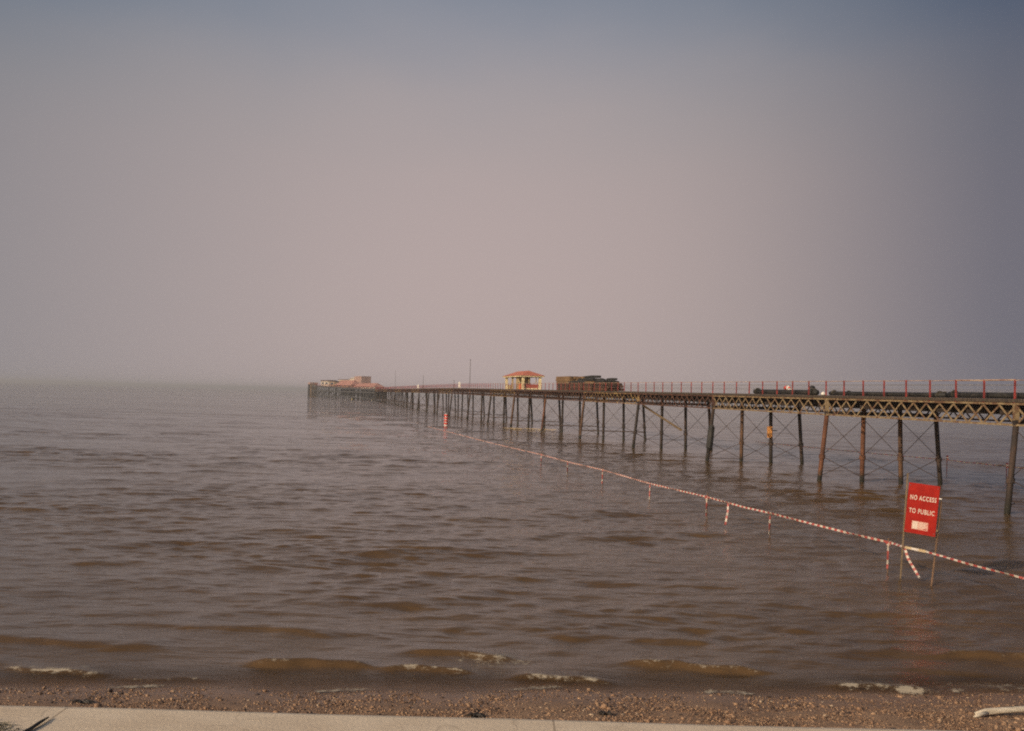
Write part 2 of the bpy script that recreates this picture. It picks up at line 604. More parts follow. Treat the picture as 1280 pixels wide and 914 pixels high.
# hazy air over the estuary
hz = MB().box((-9000, -120, -4.5), (9000, 13500, 17.5)).build('haze', [])
t = NT('hazy_air')
t.t.nodes.remove(t.b)
pv = t.n('ShaderNodeVolumePrincipled')
pv.inputs['Color'].default_value = (.65, .64, .67, 1)
pv.inputs['Density'].default_value = .00032
t.l(pv.outputs[0], t.out.inputs['Volume'])
hz.data.materials.clear()
hz.data.materials.append(t.m)
tag(hz, kind='stuff')

# ------------------------------------------------------------------ sea wall and promenade
t = NT('worn_concrete')
f = t.noise(2.5, 7, .65)
c = t.ramp(f, [(.3, (.62, .48, .34)), (.7, (.74, .59, .43))])
c = t.mix(t.ramp(t.noise(60, 3, .7), [(.55, (0, 0, 0)), (.75, (.5, .5, .5))]), c, (.25, .18, .12))
vor = t.n('ShaderNodeTexVoronoi', feature='DISTANCE_TO_EDGE')
vor.inputs['Scale'].default_value = .9
co = t.n('ShaderNodeTexCoord')
vm = t.n('ShaderNodeVectorMath', operation='ADD')
t.l(co.outputs['Object'], vm.inputs[0])
nzv = t.n('ShaderNodeTexNoise')
nzv.inputs['Scale'].default_value = 3
t.l(co.outputs['Object'], nzv.inputs['Vector'])
t.l(nzv.outputs['Color'], vm.inputs[1])
t.l(vm.outputs[0], vor.inputs['Vector'])
crk = t.ramp(vor.outputs[0], [(.0, (1, 1, 1)), (.012, (0, 0, 0))])
c = t.mix(t.math('MULTIPLY', crk, .3), c, (.2, .14, .09))
jx = t.n('ShaderNodeSeparateXYZ')
t.l(co.outputs['Object'], jx.inputs[0])
jf = t.math('ABSOLUTE', t.math('SUBTRACT', t.math('FRACT', t.math('DIVIDE', t.math('ADD', jx.outputs[0], .95), 2.4)), .5))
c = t.mix(t.math('MULTIPLY', t.math('LESS_THAN', jf, .0022), .6), c, (.16, .11, .07))
st_ = t.noise(1.3, 6, .7, stretch=(1, 3, 1))
c = t.mix(t.ramp(st_, [(.52, (0, 0, 0)), (.7, (.45, .45, .45))]), c, (.50, .37, .25))
t.l(c, t.b.inputs['Base Color'])
t.b.inputs['Roughness'].default_value = .9
t.bump(t.noise(45, 5, .7), .35, .01)
M['concrete'] = t.m
mb = MB()
prof = [(4.25, 3.0), (4.25, 3.38), (4.28, 3.4), (4.95, 3.4), (5.015, 3.385), (5.035, 3.33), (5.06, 3.0), (5.6, -1.0), (4.25, -1.0)]
xs_ = np.linspace(-60, 60, 241)
vv, ff = [], []
for x in xs_:
    for (y, z) in prof:
        j = .006 * math.sin(x * 3.1 + y * 9) + .004 * math.sin(x * 11.3)
        vv.append((x, y + j, z))
n = len(prof)
for i in range(len(xs_) - 1):
    for k in range(n):
        ff.append((i * n + k, (i + 1) * n + k, (i + 1) * n + (k + 1) % n, i * n + (k + 1) % n))
mb.add(vv, ff)
tag(mb.build('sea_wall', M['concrete']), 'pale sunlit concrete sea wall running along the top of the beach', 'sea wall')
tag(MB().box((-60, -30, 2.6), (60, 4.24, 3.12)).build('promenade', M['concrete']), kind='structure')

# twig and weed lying on the wall
mb = MB()
mb.tube([(-2.158, 4.778, 3.412), (-2.161, 4.70, 3.413), (-2.166, 4.62, 3.410), (-2.19, 4.50, 3.409)], [.004, .008, .009, .006], 7)
tag(mb.build('twig', M['twig'], smooth=True), 'short dark twig lying on the concrete sea wall', 'twig')
mb = MB()
for i in range(170):
    bx, by = random.gauss(-2.40, .085), random.gauss(4.60, .055)
    by = min(by, 4.72)
    a = random.uniform(0, 6.28)
    ln = random.uniform(.03, .085)
    h = random.uniform(.004, .022)
    p0 = Vector((bx, by, 3.398))
    p1 = p0 + Vector((math.cos(a) * ln * .5, math.sin(a) * ln * .5, h))
    p2 = p0 + Vector((math.cos(a) * ln, math.sin(a) * ln, h * .6))
    mb.tube([p0, p1, p2], [.0022, .0018, .0006], 4)
tag(mb.build('weed_tuft', M['weed']), 'dry grey green weed growing at the edge of the sea wall', 'weed')

# ------------------------------------------------------------------ shingle, driftwood, seaweed
ico_v = []
ph = (1 + 5 ** .5) / 2
for a in (-1, 1):
    for b in (-ph, ph):
        ico_v += [(0, a, b), (a, b, 0), (b, 0, a)]
ico_v = np.array(ico_v, float)
ico_v /= np.linalg.norm(ico_v[0])
ico_f = []
for i in range(12):
    for j in range(i + 1, 12):
        for k in range(j + 1, 12):
            if all(abs(np.linalg.norm(ico_v[p] - ico_v[q]) - 1.0515) < .01 for p, q in ((i, j), (j, k), (i, k))):
                nrm = np.cross(ico_v[j] - ico_v[i], ico_v[k] - ico_v[i])
                ico_f.append((i, j, k) if nrm.dot(ico_v[i]) > 0 else (i, k, j))
ico_f = np.array(ico_f)
NP = 52000
px_ = rng.uniform(-11, 11, NP)
band = rng.uniform(0, 1, NP) ** .8
py_ = shore(px_) + .22 - band * 3.3
clump = np.sin(px_ * 1.7) * np.sin(px_ * .6 + py_ * 2.2) + rng.normal(0, .6, NP)
keep = (clump > -.55) | (band > .45)
px_, py_ = px_[keep], py_[keep]
NP = len(px_)
sz = np.exp(rng.normal(np.log(.0080), .52, NP))
sz = np.minimum(sz, .065)
sc3 = sz[:, None] * rng.uniform(.6, 1.5, (NP, 3)) * np.array([1, 1, .62])
ang = rng.uniform(0, 6.28, NP)
V = ico_v[None] * rng.uniform(.8, 1.2, (NP, 12, 1)) * sc3[:, None, :]
ca, sa = np.cos(ang)[:, None], np.sin(ang)[:, None]
V = np.stack([V[..., 0] * ca - V[..., 1] * sa, V[..., 0] * sa + V[..., 1] * ca, V[..., 2]], -1)
V += np.stack([px_, py_, beach_z(px_, py_) + sc3[:, 2] * .35], -1)[:, None, :]
Fc = (ico_f[None] + (np.arange(NP) * 12)[:, None, None]).reshape(-1, 3)
me = bpy.data.meshes.new('pebbles')
me.vertices.add(NP * 12)
me.vertices.foreach_set('co', V.astype(np.float32).ravel())
me.loops.add(Fc.size)
me.loops.foreach_set('vertex_index', Fc.ravel().astype(np.int32))
me.polygons.add(len(Fc))
me.polygons.foreach_set('loop_start', np.arange(0, Fc.size, 3, dtype=np.int32))
me.polygons.foreach_set('loop_total', np.full(len(Fc), 3, dtype=np.int32))
me.update(calc_edges=True)
a = me.attributes.new('tone', 'FLOAT', 'POINT')
a.data.foreach_set('value', np.repeat(rng.uniform(0, 1, NP), 12).astype(np.float32))
t = NT('shingle')
at = t.n('ShaderNodeAttribute', attribute_name='tone')
t.l(t.ramp(at.outputs['Fac'], [(0, (.035, .021, .015)), (.2, (.15, .082, .047)), (.55, (.31, .175, .096)), (.95, (.40, .245, .14)), (1, (.50, .37, .25))]), t.b.inputs['Base Color'])
t.b.inputs['Roughness'].default_value = .65
me.materials.append(t.m)
o = bpy.data.objects.new('pebbles', me)
col.objects.link(o)
tag(o, kind='stuff')

mb = MB()
bz = lambda x, y: float(beach_z(np.array(x), np.array(y)))
mb.tube([(7.27, 15.47, bz(7.27, 15.47) + .05), (7.45, 15.50, bz(7.45, 15.5) + .075), (7.9, 15.55, .26 + .08), (8.5, 15.62, .36), (9.2, 15.70, .36), (9.9, 15.78, .33)],
        [.022, .052, .045, .05, .046, .03], 10)
mb.tube([(7.48, 15.49, bz(7.48, 15.49) + .07), (7.30, 15.40, bz(7.3, 15.4) + .04), (7.20, 15.36, bz(7.2, 15.36) + .02)], [.035, .028, .012], 8)
mb.tube([(8.6, 15.63, .37), (8.75, 15.55, .42), (8.83, 15.52, .46)], [.025, .018, .008], 7)
tag(mb.build('driftwood', M['drift'], smooth=True), 'bleached driftwood branch with a forked end lying on the shingle', 'driftwood')


def clump_mesh(cx, cy, w, h):
    mb = MB().lathe((cx, cy, bz(cx, cy) - .02), [(w * .2, 0), (w * .3, .02), (w * .25, .035), (w * .1, .045)], 10)
    for i in range(16):
        x, y = cx + random.uniform(-w * .15, w * .15), cy + random.uniform(-w * .15, w * .15)
        z = bz(x, y)
        a = random.uniform(0, 6.28)
        pts = []
        for k in range(4):
            s = k / 3
            pts.append((x + math.cos(a) * w * .75 * s, y + math.sin(a) * w * .4 * s, z + .012 + h * math.sin(s * 3.0) * random.uniform(.4, 1)))
        mb.tube(pts, [.012, .016, .014, .006], 5)
    return mb


for (cx, cy, w, h, lab) in [
        (-.40, 14.75, .20, .05, 'dark seaweed clump on the shingle near the middle of the beach'),
        (1.55, 15.0, .15, .05, 'small dark seaweed clump on the shingle right of the middle'),
        (-6.4, 15.3, .22, .03, 'dark seaweed strand lying on the sand at the left'),
        (8.3, 16.1, .24, .03, 'dark seaweed strand on the wet sand behind the driftwood')]:
    tag(clump_mesh(cx, cy, w, h).build('seaweed_clump', M['seaweed'], loc=(cx, cy, bz(cx, cy))), lab, 'seaweed', 'seaweed washed up on the beach')

# ------------------------------------------------------------------ the pier
def lat(d):
    return 34.5 - .216 * d if d < 198 else 34.5 - .216 * 198 - .192 * (d - 198)


def zb(d):                                                       # underside of the girders, the pier climbs gently from the shore
    return 4.15 + .0045 * (min(d, 220) - 47)


GH, DK = 1.13, 1.30                                              # girder height, deck surface above the underside
W = 7.1
BENTS = [13.0, 30.6, 47.7, 64.7, 82.3, 100.3, 119.3, 137.7, 157.4, 176.4, 197.6, 224.5, 248.6, 272., 299.] + [299. + 23.9 * i for i in range(1, 11)]
P3 = lambda d, off, z: (lat(d) + off, d, z)
pier = empty('pier', (lat(47.7), 47.7, 0), 'long rusty iron pier on raking piles running far out to sea', 'pier')

mb = MB()                                                        # deck in one run
st = [6.0] + BENTS
st = sorted(st)
for a, b in zip(st[:-1], st[1:]):
    for off0, off1, z0, z1 in [(-.16, W + .16, GH + .004, DK)]:
        mb.hexa([P3(a, off0, zb(a) + z0), P3(a, off1, zb(a) + z0), P3(b, off1, zb(b) + z0), P3(b, off0, zb(b) + z0),
                 P3(a, off0, zb(a) + z1), P3(a, off1, zb(a) + z1), P3(b, off1, zb(b) + z1), P3(b, off0, zb(b) + z1)])
part(mb, 'deck', M['deck'], pier)
mb = MB()                                                        # stringers and cross beams under the deck
for a, b in zip(st[:-1], st[1:]):
    for off in (1.4, 2.8, 4.2, 5.6):
        mb.bar(P3(a, off, zb(a) + .92), P3(b, off, zb(b) + .92), .22, .40)
    m_ = max(2, int((b - a) / 2.3))
    for i in range(m_):
        d = a + (b - a) * (i + .5) / m_
        mb.bar(P3(d, .12, zb(d) + .62), P3(d, W - .12, zb(d) + .62), .2, .22)
part(mb, 'deck_beams', M['dark_timber'], pier)


def girder(a, b, off, mat, name='lattice_girder'):
    mb = MB()
    za, zb_ = zb(a), zb(b)
    for z, h in ((.05, .10), (GH - .06, .12)):
        mb.bar(P3(a, off, za + z), P3(b, off, zb_ + z), .20, h)
    n = max(4, round((b - a) / 1.14))
    for i in range(n):
        d0, d1 = a + (b - a) * i / n, a + (b - a) * (i + 1) / n
        s = -.03
        mb.bar(P3(d0, off + s, zb(d0) + .10), P3(d1, off + s, zb(d1) + GH - .12), .018, .095, up=(1, 0, 0)) if False else None
        q_ = random.uniform(-.02, .02)
        for (q0, q1, sx) in ((.09, GH - .11, -.035), (GH - .11, .09, .035)):
            p, q = Vector(P3(d0, off + sx, zb(d0) + q0)), Vector(P3(d1, off + sx, zb(d1) + q1))
            q.z += q_
            if random.random() < .02:
                continue
            mb.bar(p, q, .10, .022, up=(1, .2, 0))
    g = part(mb, name, mat, pier)
    mb = MB().box((lat(a) + off - .11, a - .12, za - .02), (lat(a) + off + .11, a + .12, za + GH + .003))
    part(mb, 'end_post', mat, g)
    return g


for i, (a, b) in enumerate(zip(st[:-1], st[1:])):
    if b <= 65:
        m1 = M['cream']
    elif b <= 83:
        m1 = M['cream']
    elif 100 < b < 120:
        m1 = M['cream_old']
    else:
        m1 = M['rusty'] if i % 3 else M['cream_old']
    if 83 < b < 101:
        m1 = M['rusty']
    girder(a, b, 0.0, m1)
    girder(a, b, W, M['rusty'])

npile = 0
rest = MB()
OFFS = [(0.0, -.42), (2.4, -.02), (4.75, .12), (7.1, .30)]
rusty_at = {(64.7, 0): 'pile_rust', (64.7, 1): 'pile_rust', (64.7, 2): 'pile_brown', (137.7, 0): 'pile_rust', (119.3, 0): 'pile_brown', (82.3, 1): 'pile_brown', (100.3, 3): 'pile_brown', (157.4, 0): 'pile_brown'}
for d in BENTS:
    tops, feet, mids = [], [], []
    for k, (off, rake) in enumerate(OFFS):
        jr = random.uniform(-.05, .05)
        top = Vector(P3(d, off, zb(d) + (.0 if k in (0, 3) else .5)))
        foot = Vector((top.x + rake * 1.35 + jr, d + random.uniform(-.08, .08), -1.6))
        at_z = lambda z: top.lerp(foot, (top.z - z) / (top.z - foot.z))
        mid = at_z(1.55)
        r = .142 if d < 140 else .16
        ns = 14 if d < 110 else 8
        mb = MB().tube([top, mid, foot], [r, r * 1.02, r * 1.1], ns)
        tops.append(at_z(zb(d) - .25))
        mids.append(mid)
        feet.append(at_z(.25))
        if npile < 100:
            m = M[rusty_at.get((d, k), 'pile')]
            p = part(mb, 'pile', m, pier, smooth=(ns > 10))
            if d < 200:
                ax = (foot - top).normalized()
                cb = MB().tube([mid - ax * .14, mid - ax * .13, mid + ax * .13, mid + ax * .14], [r * 1.1, r * 1.42, r * 1.42, r * 1.1], ns)
                part(cb, 'collar', m, p)
        npile += 1
    mb = MB()                                                    # tie rods across the bent
    for k in range(3):
        y1 = .19
        mb.tube([tops[k] + Vector((0, -y1, 0)), mids[k + 1] + Vector((0, -y1, 0))], .02, 5)
        mb.tube([tops[k + 1] + Vector((0, y1, 0)), mids[k] + Vector((0, y1, 0))], .02, 5)
        mb.tube([mids[k] + Vector((0, -y1, 0)), feet[k + 1] + Vector((0, -y1, 0))], .022, 5)
        mb.tube([mids[k + 1] + Vector((0, y1, 0)), feet[k] + Vector((0, y1, 0))], .022, 5)
    if d > 110:
        mb.bar(feet[0] + Vector((0, -.25, .75)), feet[3] + Vector((0, -.25, .75)), .06, .12)
    part(mb, 'cross_bracing', M['rod'], pier)
    mb = MB().bar(P3(d, -.12, zb(d) + .16), P3(d, W + .12, zb(d) + .16), .26, .24)   # cap beam
    part(mb, 'cap_beam', M['dark_timber'], pier)

# odd props the photo shows: a raking timber and a doubled pile foot
mb = MB().bar((lat(100.3) + .45, 100.0, zb(100.3) - .1), (lat(100.3) + 4.35, 100.0, 1.9), .2, .2)
part(mb, 'raking_prop', M['post_wood'], pier)
mb = MB().tube([(lat(82.3) - .10, 82.0, 3.0), (lat(82.3) - .18, 82.0, 2.75), (lat(82.3) - .34, 81.95, 1.1), (lat(82.3) - .38, 81.95, .95)], [.12, .27, .27, .15], 10)
part(mb, 'pile_sleeve', M['black'], pier)

# railings: red stanchions, pale handrail, wires
nst = 0
rest = MB()
for a, b in zip(st[:-1], st[1:]):
    if a < 12:
        continue
    m_ = max(8, round((b - a) / 2.15))
    for i in range(m_):
        d = a + (b - a) * i / m_
        mb = MB() if nst < 100 else rest
        lean = random.uniform(-.025, .025)
        mb.bar(P3(d, -.07, zb(d) + GH - .03), P3(d, -.07 + lean * .6, zb(d) + 2.24), .075, .075)
        mb.bar(P3(d, -.07, zb(d) + GH - .03), P3(d, -.07, zb(d) + GH + .14), .14, .14)
        if nst < 100:
            part(mb, 'railing_post', M['red_paint'], pier)
        nst += 1
o = part(rest, 'far_railing_posts', M['red_paint'], pier)
tag(o, kind='stuff')
for i, (a, b) in enumerate(zip(st[:-1], st[1:])):
    if a < 12:
        continue
    mb = MB()
    m_ = max(8, round((b - a) / 2.15))
    for k in range(m_):
        d0, d1 = a + (b - a) * k / m_, a + (b - a) * (k + 1) / m_
        s0, s1 = random.uniform(-.012, .012), random.uniform(-.012, .012)
        mb.tube([P3(d0, -.07, zb(d0) + 2.20 + s0), P3(d1, -.07, zb(d1) + 2.20 + s1)], .022 if not (46 < d0 < 50) else .042, 6)
    part(mb, 'handrail', M['rail'] if a < 160 else M['red_paint'], pier)
    mb = MB()
    for z in (1.72, 1.95):
        mb.tube([P3(a, -.07, zb(a) + z), P3(b, -.07, zb(b) + z)], .009 if a < 160 else .03, 5)
    part(mb, 'railing_wire', M['wire'] if a < 160 else M['red_paint'], pier)
    # seaward side: light wire fence on thin rods
    mb = MB()
    for z in (2.18, 1.75):
        mb.tube([P3(a, W + .07, zb(a) + z), P3(b, W + .07, zb(b) + z)], .012, 5)
    if a < 140:
        n_ = int((b - a) / .16)
        for k in range(n_):
            d = a + (b - a) * k / n_
            mb.bar(P3(d, W + .07, zb(d) + DK), P3(d, W + .07, zb(d) + 2.17), .011, .011)
    part(mb, 'wire_fence', M['wire'], pier)

# ------------------------------------------------------------------ things on the pier
def dz(d):
    return zb(d) + DK


# shelter
DS, LS, WS = 153.2, 12.0, 2.6
sx = lambda d, o: lat(d) + .35 + o
root = empty('shelter', (sx(DS, 0), DS, dz(DS)), 'cream pier shelter with a red hipped roof and open sides', 'shelter')
zf, ze = dz(DS) + .004, dz(DS) + 1.95
ax = Vector((lat(DS + LS) - lat(DS), LS, dz(DS + LS) - dz(DS))) / LS
P = lambda u, v, z: Vector((sx(DS, 0), DS, 0)) + Vector((ax.x, ax.y, 0)) * u + Vector((v, 0, 0)) + Vector((0, 0, z))


def sbox(mb, u0, u1, v0, v1, z0, z1):
    mb.hexa([P(u0, v0, z0), P(u0, v1, z0), P(u1, v1, z0), P(u1, v0, z0), P(u0, v0, z1), P(u0, v1, z1), P(u1, v1, z1), P(u1, v0, z1)])
    return mb


for (u, v) in [(0, 0), (0, WS), (LS, 0), (LS, WS)]:
    part(sbox(MB(), u - .22, u + .22, v - .18, v + .18, zf, ze), 'corner_pier', M['shelter_cream'], root)
for (u0, u1, v0, v1) in [(3.2, 4.9, .0, .14), (7.3, 8.2, .0, .14)]:
    part(sbox(MB(), u0, u1, v0, v1, zf, ze), 'wall_panel', M['shelter_tan'], root)
part(sbox(MB(), 5.5, 5.7, .2, WS - .2, zf, ze), 'cross_wall', M['shelter_cream'], root)
part(sbox(MB(), .06, .18, .85, 1.0, zf + .9, ze), 'mullion', M['shelter_tan'], root)
part(sbox(MB(), .06, .18, 2.0, 2.12, zf + .9, ze), 'mullion', M['shelter_tan'], root)
part(sbox(MB(), 1.2, 3.0, .02, .12, zf, zf + .85), 'low_panel', M['seat_orange'], root)
part(sbox(MB(), 8.5, 11.0, .02, .12, zf, zf + .7), 'low_panel', M['shelter_tan'], root)
part(sbox(MB(), .02, .14, .35, WS - .25, zf + .22, zf + .80), 'end_panel', M['seat_red'], root)
part(sbox(MB(), .02, .14, .35, WS - .25, zf, zf + .21), 'plinth', M['shelter_cream'], root)
b = sbox(MB(), 1.0, 5.2, WS - .6, WS - .15, zf + .3, zf + .42)
part(b, 'bench', M['seat_red'], root)
ov = .55
part(sbox(MB(), -ov, LS + ov, -ov, WS + ov, ze, ze + .17), 'fascia', M['shelter_cream'], root)
mb = MB()
e2 = ov + .10
q = [P(-e2, -e2, ze + .172), P(-e2, WS + e2, ze + .172), P(LS + e2, WS + e2, ze + .172), P(LS + e2, -e2, ze + .172),
     P(1.9, WS / 2, ze + 1.0), P(LS - 1.9, WS / 2, ze + 1.0)]
mb.add(q, [(0, 1, 4), (1, 2, 5, 4), (2, 3, 5), (3, 0, 4, 5), (3, 2, 1, 0)])
part(mb, 'roof', M['roof_red'], root)

# stacks of old timber
def stack(d0, d1, o0, o1, rows_, size, mat, label, group, rnd=False, ragged=.0, zbase=0.0):
    zt = zbase
    for r_ in range(rows_):
        n_ = int((o1 - o0) / size)
        for c_ in range(n_):
            if ragged and random.random() < ragged * (r_ / max(1, rows_ - 1)):
                continue
            off = o0 + size * (c_ + .5) + random.uniform(-.03, .03) + (random.uniform(-.04, .04) if rnd else 0)
            a_ = d0 + random.uniform(-.35, .35)
            b_ = d1 + random.uniform(-.35, .35)
            z = dz((d0 + d1) / 2) + zt + size * .5 + (random.uniform(-.05, .07) if rnd else 0)
            pa, pb = P3(a_, off, z + (dz(a_) - dz((d0 + d1) / 2))), P3(b_, off, z + (dz(b_) - dz((d0 + d1) / 2)))
            mb = MB()
            if rnd:
                k = random.uniform(-.06, .06)
                pm = (Vector(pa) + Vector(pb)) / 2 + Vector((k, 0, abs(k)))
                mb.tube([pa, pm, pb], [size * random.uniform(.44, .5), size * .53, size * random.uniform(.36, .46)], 9)
            else:
                mb.bar(pa, pb, size * .93, size * .96)
            o = mb.build('timber_log' if rnd else 'timber_baulk', mat, loc=pa)
            tag(o, label, 'timber', group)
        zt += size
    return zt


A = stack(128.0, 133.6, .4, 2.8, 3, .30, M['baulk_brown'], 'reddish brown squared timber low in the tall stack by the shelter', 'brown baulks of the tall stack')
stack(127.2, 133.9, .4, 2.8, 3, .30, M['baulk_tan'], 'tan squared timber on top of the tall stack nearest the shelter', 'tan baulks of the tall stack', zbase=A, ragged=.2)
A = stack(121.6, 127.2, .4, 2.8, 3, .30, M['baulk_brown'], 'brown squared timber under the heap of black logs', 'brown baulks under the black logs')
stack(120.9, 127.9, .35, 2.9, 3, .31, M['baulk_dark'], 'black tarred log piled high between two stacks of squared timber', 'black logs on the tall stack', True, .75, A)
A = stack(117.6, 121.0, .4, 2.7, 3, .28, M['baulk_brown'], 'brown squared timber low in the shorter stack', 'brown baulks of the shorter stack')
stack(117.4, 120.8, .4, 2.6, 1, .27, M['baulk_tan'], 'pale tan squared timber on top of the shorter stack', 'tan baulks of the shorter stack', zbase=A)
stack(116.2, 118.0, .6, 1.9, 2, .28, M['baulk_dark'], 'short black log heaped beside the pale tan timber', 'short black logs', True, .5, A + .02)
A = stack(112.8, 117.0, .4, 2.8, 3, .31, M['baulk_brown'], 'dark brown log in the end stack nearest the shore', 'brown logs of the end stack', True)
stack(113.4, 117.3, .5, 2.6, 2, .27, M['baulk_dark'], 'black tarred log on top of the end stack nearest the shore', 'black logs of the end stack', True, .9, A)

# black pipes on the deck
def pipe(d0, d1, off, r, label, flange_at):
    root = empty('pipe', P3(d0, off, dz(d0)), label, 'pipe', 'black pipes lying on the pier deck')
    pts = [P3(d0 + (d1 - d0) * i / 8, off + .03 * math.sin(i * 1.3), dz(d0 + (d1 - d0) * i / 8) + r + .01) for i in range(9)]
    part(MB().tube(pts, r, 12), 'pipe_body', M['black'], root, True)
    for d in flange_at:
        c_ = Vector(P3(d, off, dz(d) + r * 1.35 + .01))
        dirv = (Vector(P3(d + 1, off, dz(d + 1))) - Vector(P3(d, off, dz(d)))).normalized()
        part(MB().tube([c_ - dirv * .06, c_ + dirv * .06], r * 1.35, 12), 'flange', M['olive'], root)


pipe(66.8, 75.8, .45, .17, 'short thick black pipe lying on the deck behind the rail', (67.2, 75.4))
pipe(53.5, 65.0, .40, .13, 'black pipe on the deck next to the dark bollard', (54, 64.6))
pipe(38.0, 53.2, .42, .15, 'black pipe on the deck running out of frame at the right', (38.4, 52.8))
pipe(53.8, 64.0, .80, .12, 'second black pipe on the deck lying behind a thinner one', (54.2, 63.6))

d = 68.7
x, z = lat(d) + 1.1, dz(d)
root = empty('bollard', (x, d, z), 'dark iron bollard standing behind the near end of the thick pipe', 'bollard')
part(MB().lathe((x, d, z), [(.36, 0), (.36, .06), (.31, .12), (.24, .38), (.20, .46)], 14), 'bollard_body', M['black'], root, False)
part(MB().lathe((x, d, z), [(.20, .462), (.21, .50), (.17, .60), (.06, .66)], 14), 'bollard_cap', M['black'], root, False)
d = 66.0
x, z = lat(d) + .45, dz(d)
mb = MB().lathe((x, d, z + .004), [(.12, 0), (.18, .05), (.16, .13), (.10, .19), (.04, .21), (.06, .25)], 12)
tag(mb.build('sack', M['white'], smooth=True), 'small pale sack slumped on the deck between the thick pipe and the thinner one', 'sack')
d = 70.9
x, z = lat(d) + .45, dz(d) + .36
root = empty('bundle', (x, d, z), 'orange red and white bundle resting on the thick black pipe', 'bundle')
part(MB().tube([(x - .10, d + .38, z + .10), (x - .04, d + .2, z + .12), (x + .04, d - .2, z + .12), (x + .10, d - .38, z + .09)], [.08, .14, .14, .07], 10), 'rolled_cloth', M['red_bright'], root, True)
part(MB().tube([(x + .02, d - .10, z + .12), (x + .05, d - .30, z + .115)], [.152, .15], 12), 'white_band', M['white'], root, True)
part(MB().box((x - .06, d - .45, z - .03), (x + .18, d - .22, z + .10)), 'white_flap', M['white'], root)

# masts along the rail
for d, h, off, lab in [(199.5, 5.6, -.02, 'tall thin mast at the pier rail just beyond the shelter'),
                       (223, 1.55, -.02, 'short dark mast beside a white notice on the rail'),
                       (290, 3.6, -.02, 'thin mast on the pier between the shelter and pier head'),
                       (398, 7.0, -.02, 'faint thin mast nearest the pier head')]:
    x = lat(d) + .2
    z = dz(d)
    root = empty('mast', (x, d, z), lab, 'mast', 'thin masts along the pier')
    part(MB().tube([(x, d, z), (x, d, z + h)], [.07, .045], 6), 'pole', M['mast'], root)
    part(MB().lathe((x, d, z + h), [(.045, 0), (.11, .03), (.11, .14), (.03, .2)], 6), 'pole_cap', M['mast'], root)
for d, w_, h, lab in [(211, .36, 1.2, 'white notice board on the rail near the short mast'), (300, .4, 1.1, 'smaller white notice board far along the pier rail')]:
    x, z = lat(d) - .14, dz(d)
    root = empty('notice_board', (x, d, z), lab, 'notice board', 'white notices on the pier rail')
    part(MB().box((x - w_, d - .04, z + .06), (x + w_ * .3, d + .0, z + .06 + h)), 'board', M['white'], root)
    part(MB().box((x - .32, d + .003, z - .1), (x - .24, d + .06, z + .05 + h)), 'back_post', M['mast'], root)

# orange plate hung on a pile
d = 82.0
root = empty('hanging_board', (21.45, d, 2.05), 'orange board fixed to the third pile under the pier', 'board')
part(MB().box((21.12, d - .05, 2.06), (21.54, d - .01, 2.98)), 'board', M['orange'], root)
part(MB().box((21.38, d - .009, 2.6), (21.95, d + .03, 2.68)), 'bracket', M['black'], root)

# ------------------------------------------------------------------ pier head, far off in the haze
H0, H1 = Vector((-73.5, 540, 0)), Vector((-140, 700, 0))
hd = (H1 - H0)
hl = hd.length
hu = hd.normalized()
hv = Vector((hu.y, -hu.x, 0))                                    # away from the camera, to the far side
hz0 = lambda u: 6.3 + 1.9 * u / hl                               # deck height along the head


def hp(u, v, z):
    return H0 + hu * u + hv * v + Vector((0, 0, z))


def hbox(mb, u0, u1, v0, v1, z0, z1):
    mb.hexa([hp(u0, v0, z0), hp(u1, v0, z0), hp(u1, v1, z0), hp(u0, v1, z0), hp(u0, v0, z1), hp(u1, v0, z1), hp(u1, v1, z1), hp(u0, v1, z1)])
    return mb


root = empty('landing_stage', tuple(H0), 'dark timber landing stage on dense piles at the seaward end of the pier', 'landing stage')
mb = MB()
mb.hexa([hp(-4, -.4, hz0(0) - 1.0), hp(hl, -.4, hz0(hl) - 1.0), hp(hl, 22, hz0(hl) - 1.0), hp(-4, 22, hz0(0) - 1.0),
         hp(-4, -.4, hz0(0)), hp(hl, -.4, hz0(hl)), hp(hl, 22, hz0(hl)), hp(-4, 22, hz0(0))])
part(mb, 'head_deck', M['head_pile'], root)
n = 0
for i in range(34):
    u = hl * i / 33
    for v in (0, 11):
        if v == 11 and i % 4:
            continue
        mb = MB().bar(hp(u, v, -1.5), hp(u, v, hz0(u) - .95), .6 if v == 0 else .5, .6)
        part(mb, 'head_pile', M['head_pile'], root)
mb = MB()
for u0, u1, z0, z1 in [(0, hl, 3.9, 4.7), (10, hl, .9, 1.5)]:
    hbox(mb, u0, u1, -.75, -.5, z0, z1)
for i in range(0, 44, 2):
    u = hl * i / 45
    mb.bar(hp(u, .1, .6), hp(u + hl / 22, .1, 5.0), .5, .35)
part(mb, 'fender_beams', M['head_pile'], root)
hbox(MB(), 0, 1, 0, 1, 0, 1)
back = hbox(hbox(MB(), 30, hl * .52, 14, 14.4, 0.2, 6.0), hl * .6, hl * .85, 14, 14.4, 1.5, 6.0)
part(back, 'back_fender', M['head_pile'], root)
mb = MB()
for i in range(40):
    u = hl * .04 + hl * .92 * i / 40
    mb.bar(hp(u, -.25, hz0(u)), hp(u, -.25, hz0(u) + 1.1), .12, .12)
mb.bar(hp(hl * .03, -.25, hz0(hl * .03) + 1.05), hp(hl * .94, -.25, hz0(hl * .94) + 1.05), .14, .14)
mb.bar(hp(hl * .03, -.25, hz0(hl * .03) + .06), hp(hl * .94, -.25, hz0(hl * .94) + .06), .16, .14)
part(mb, 'head_railing', M['red_paint'], root)

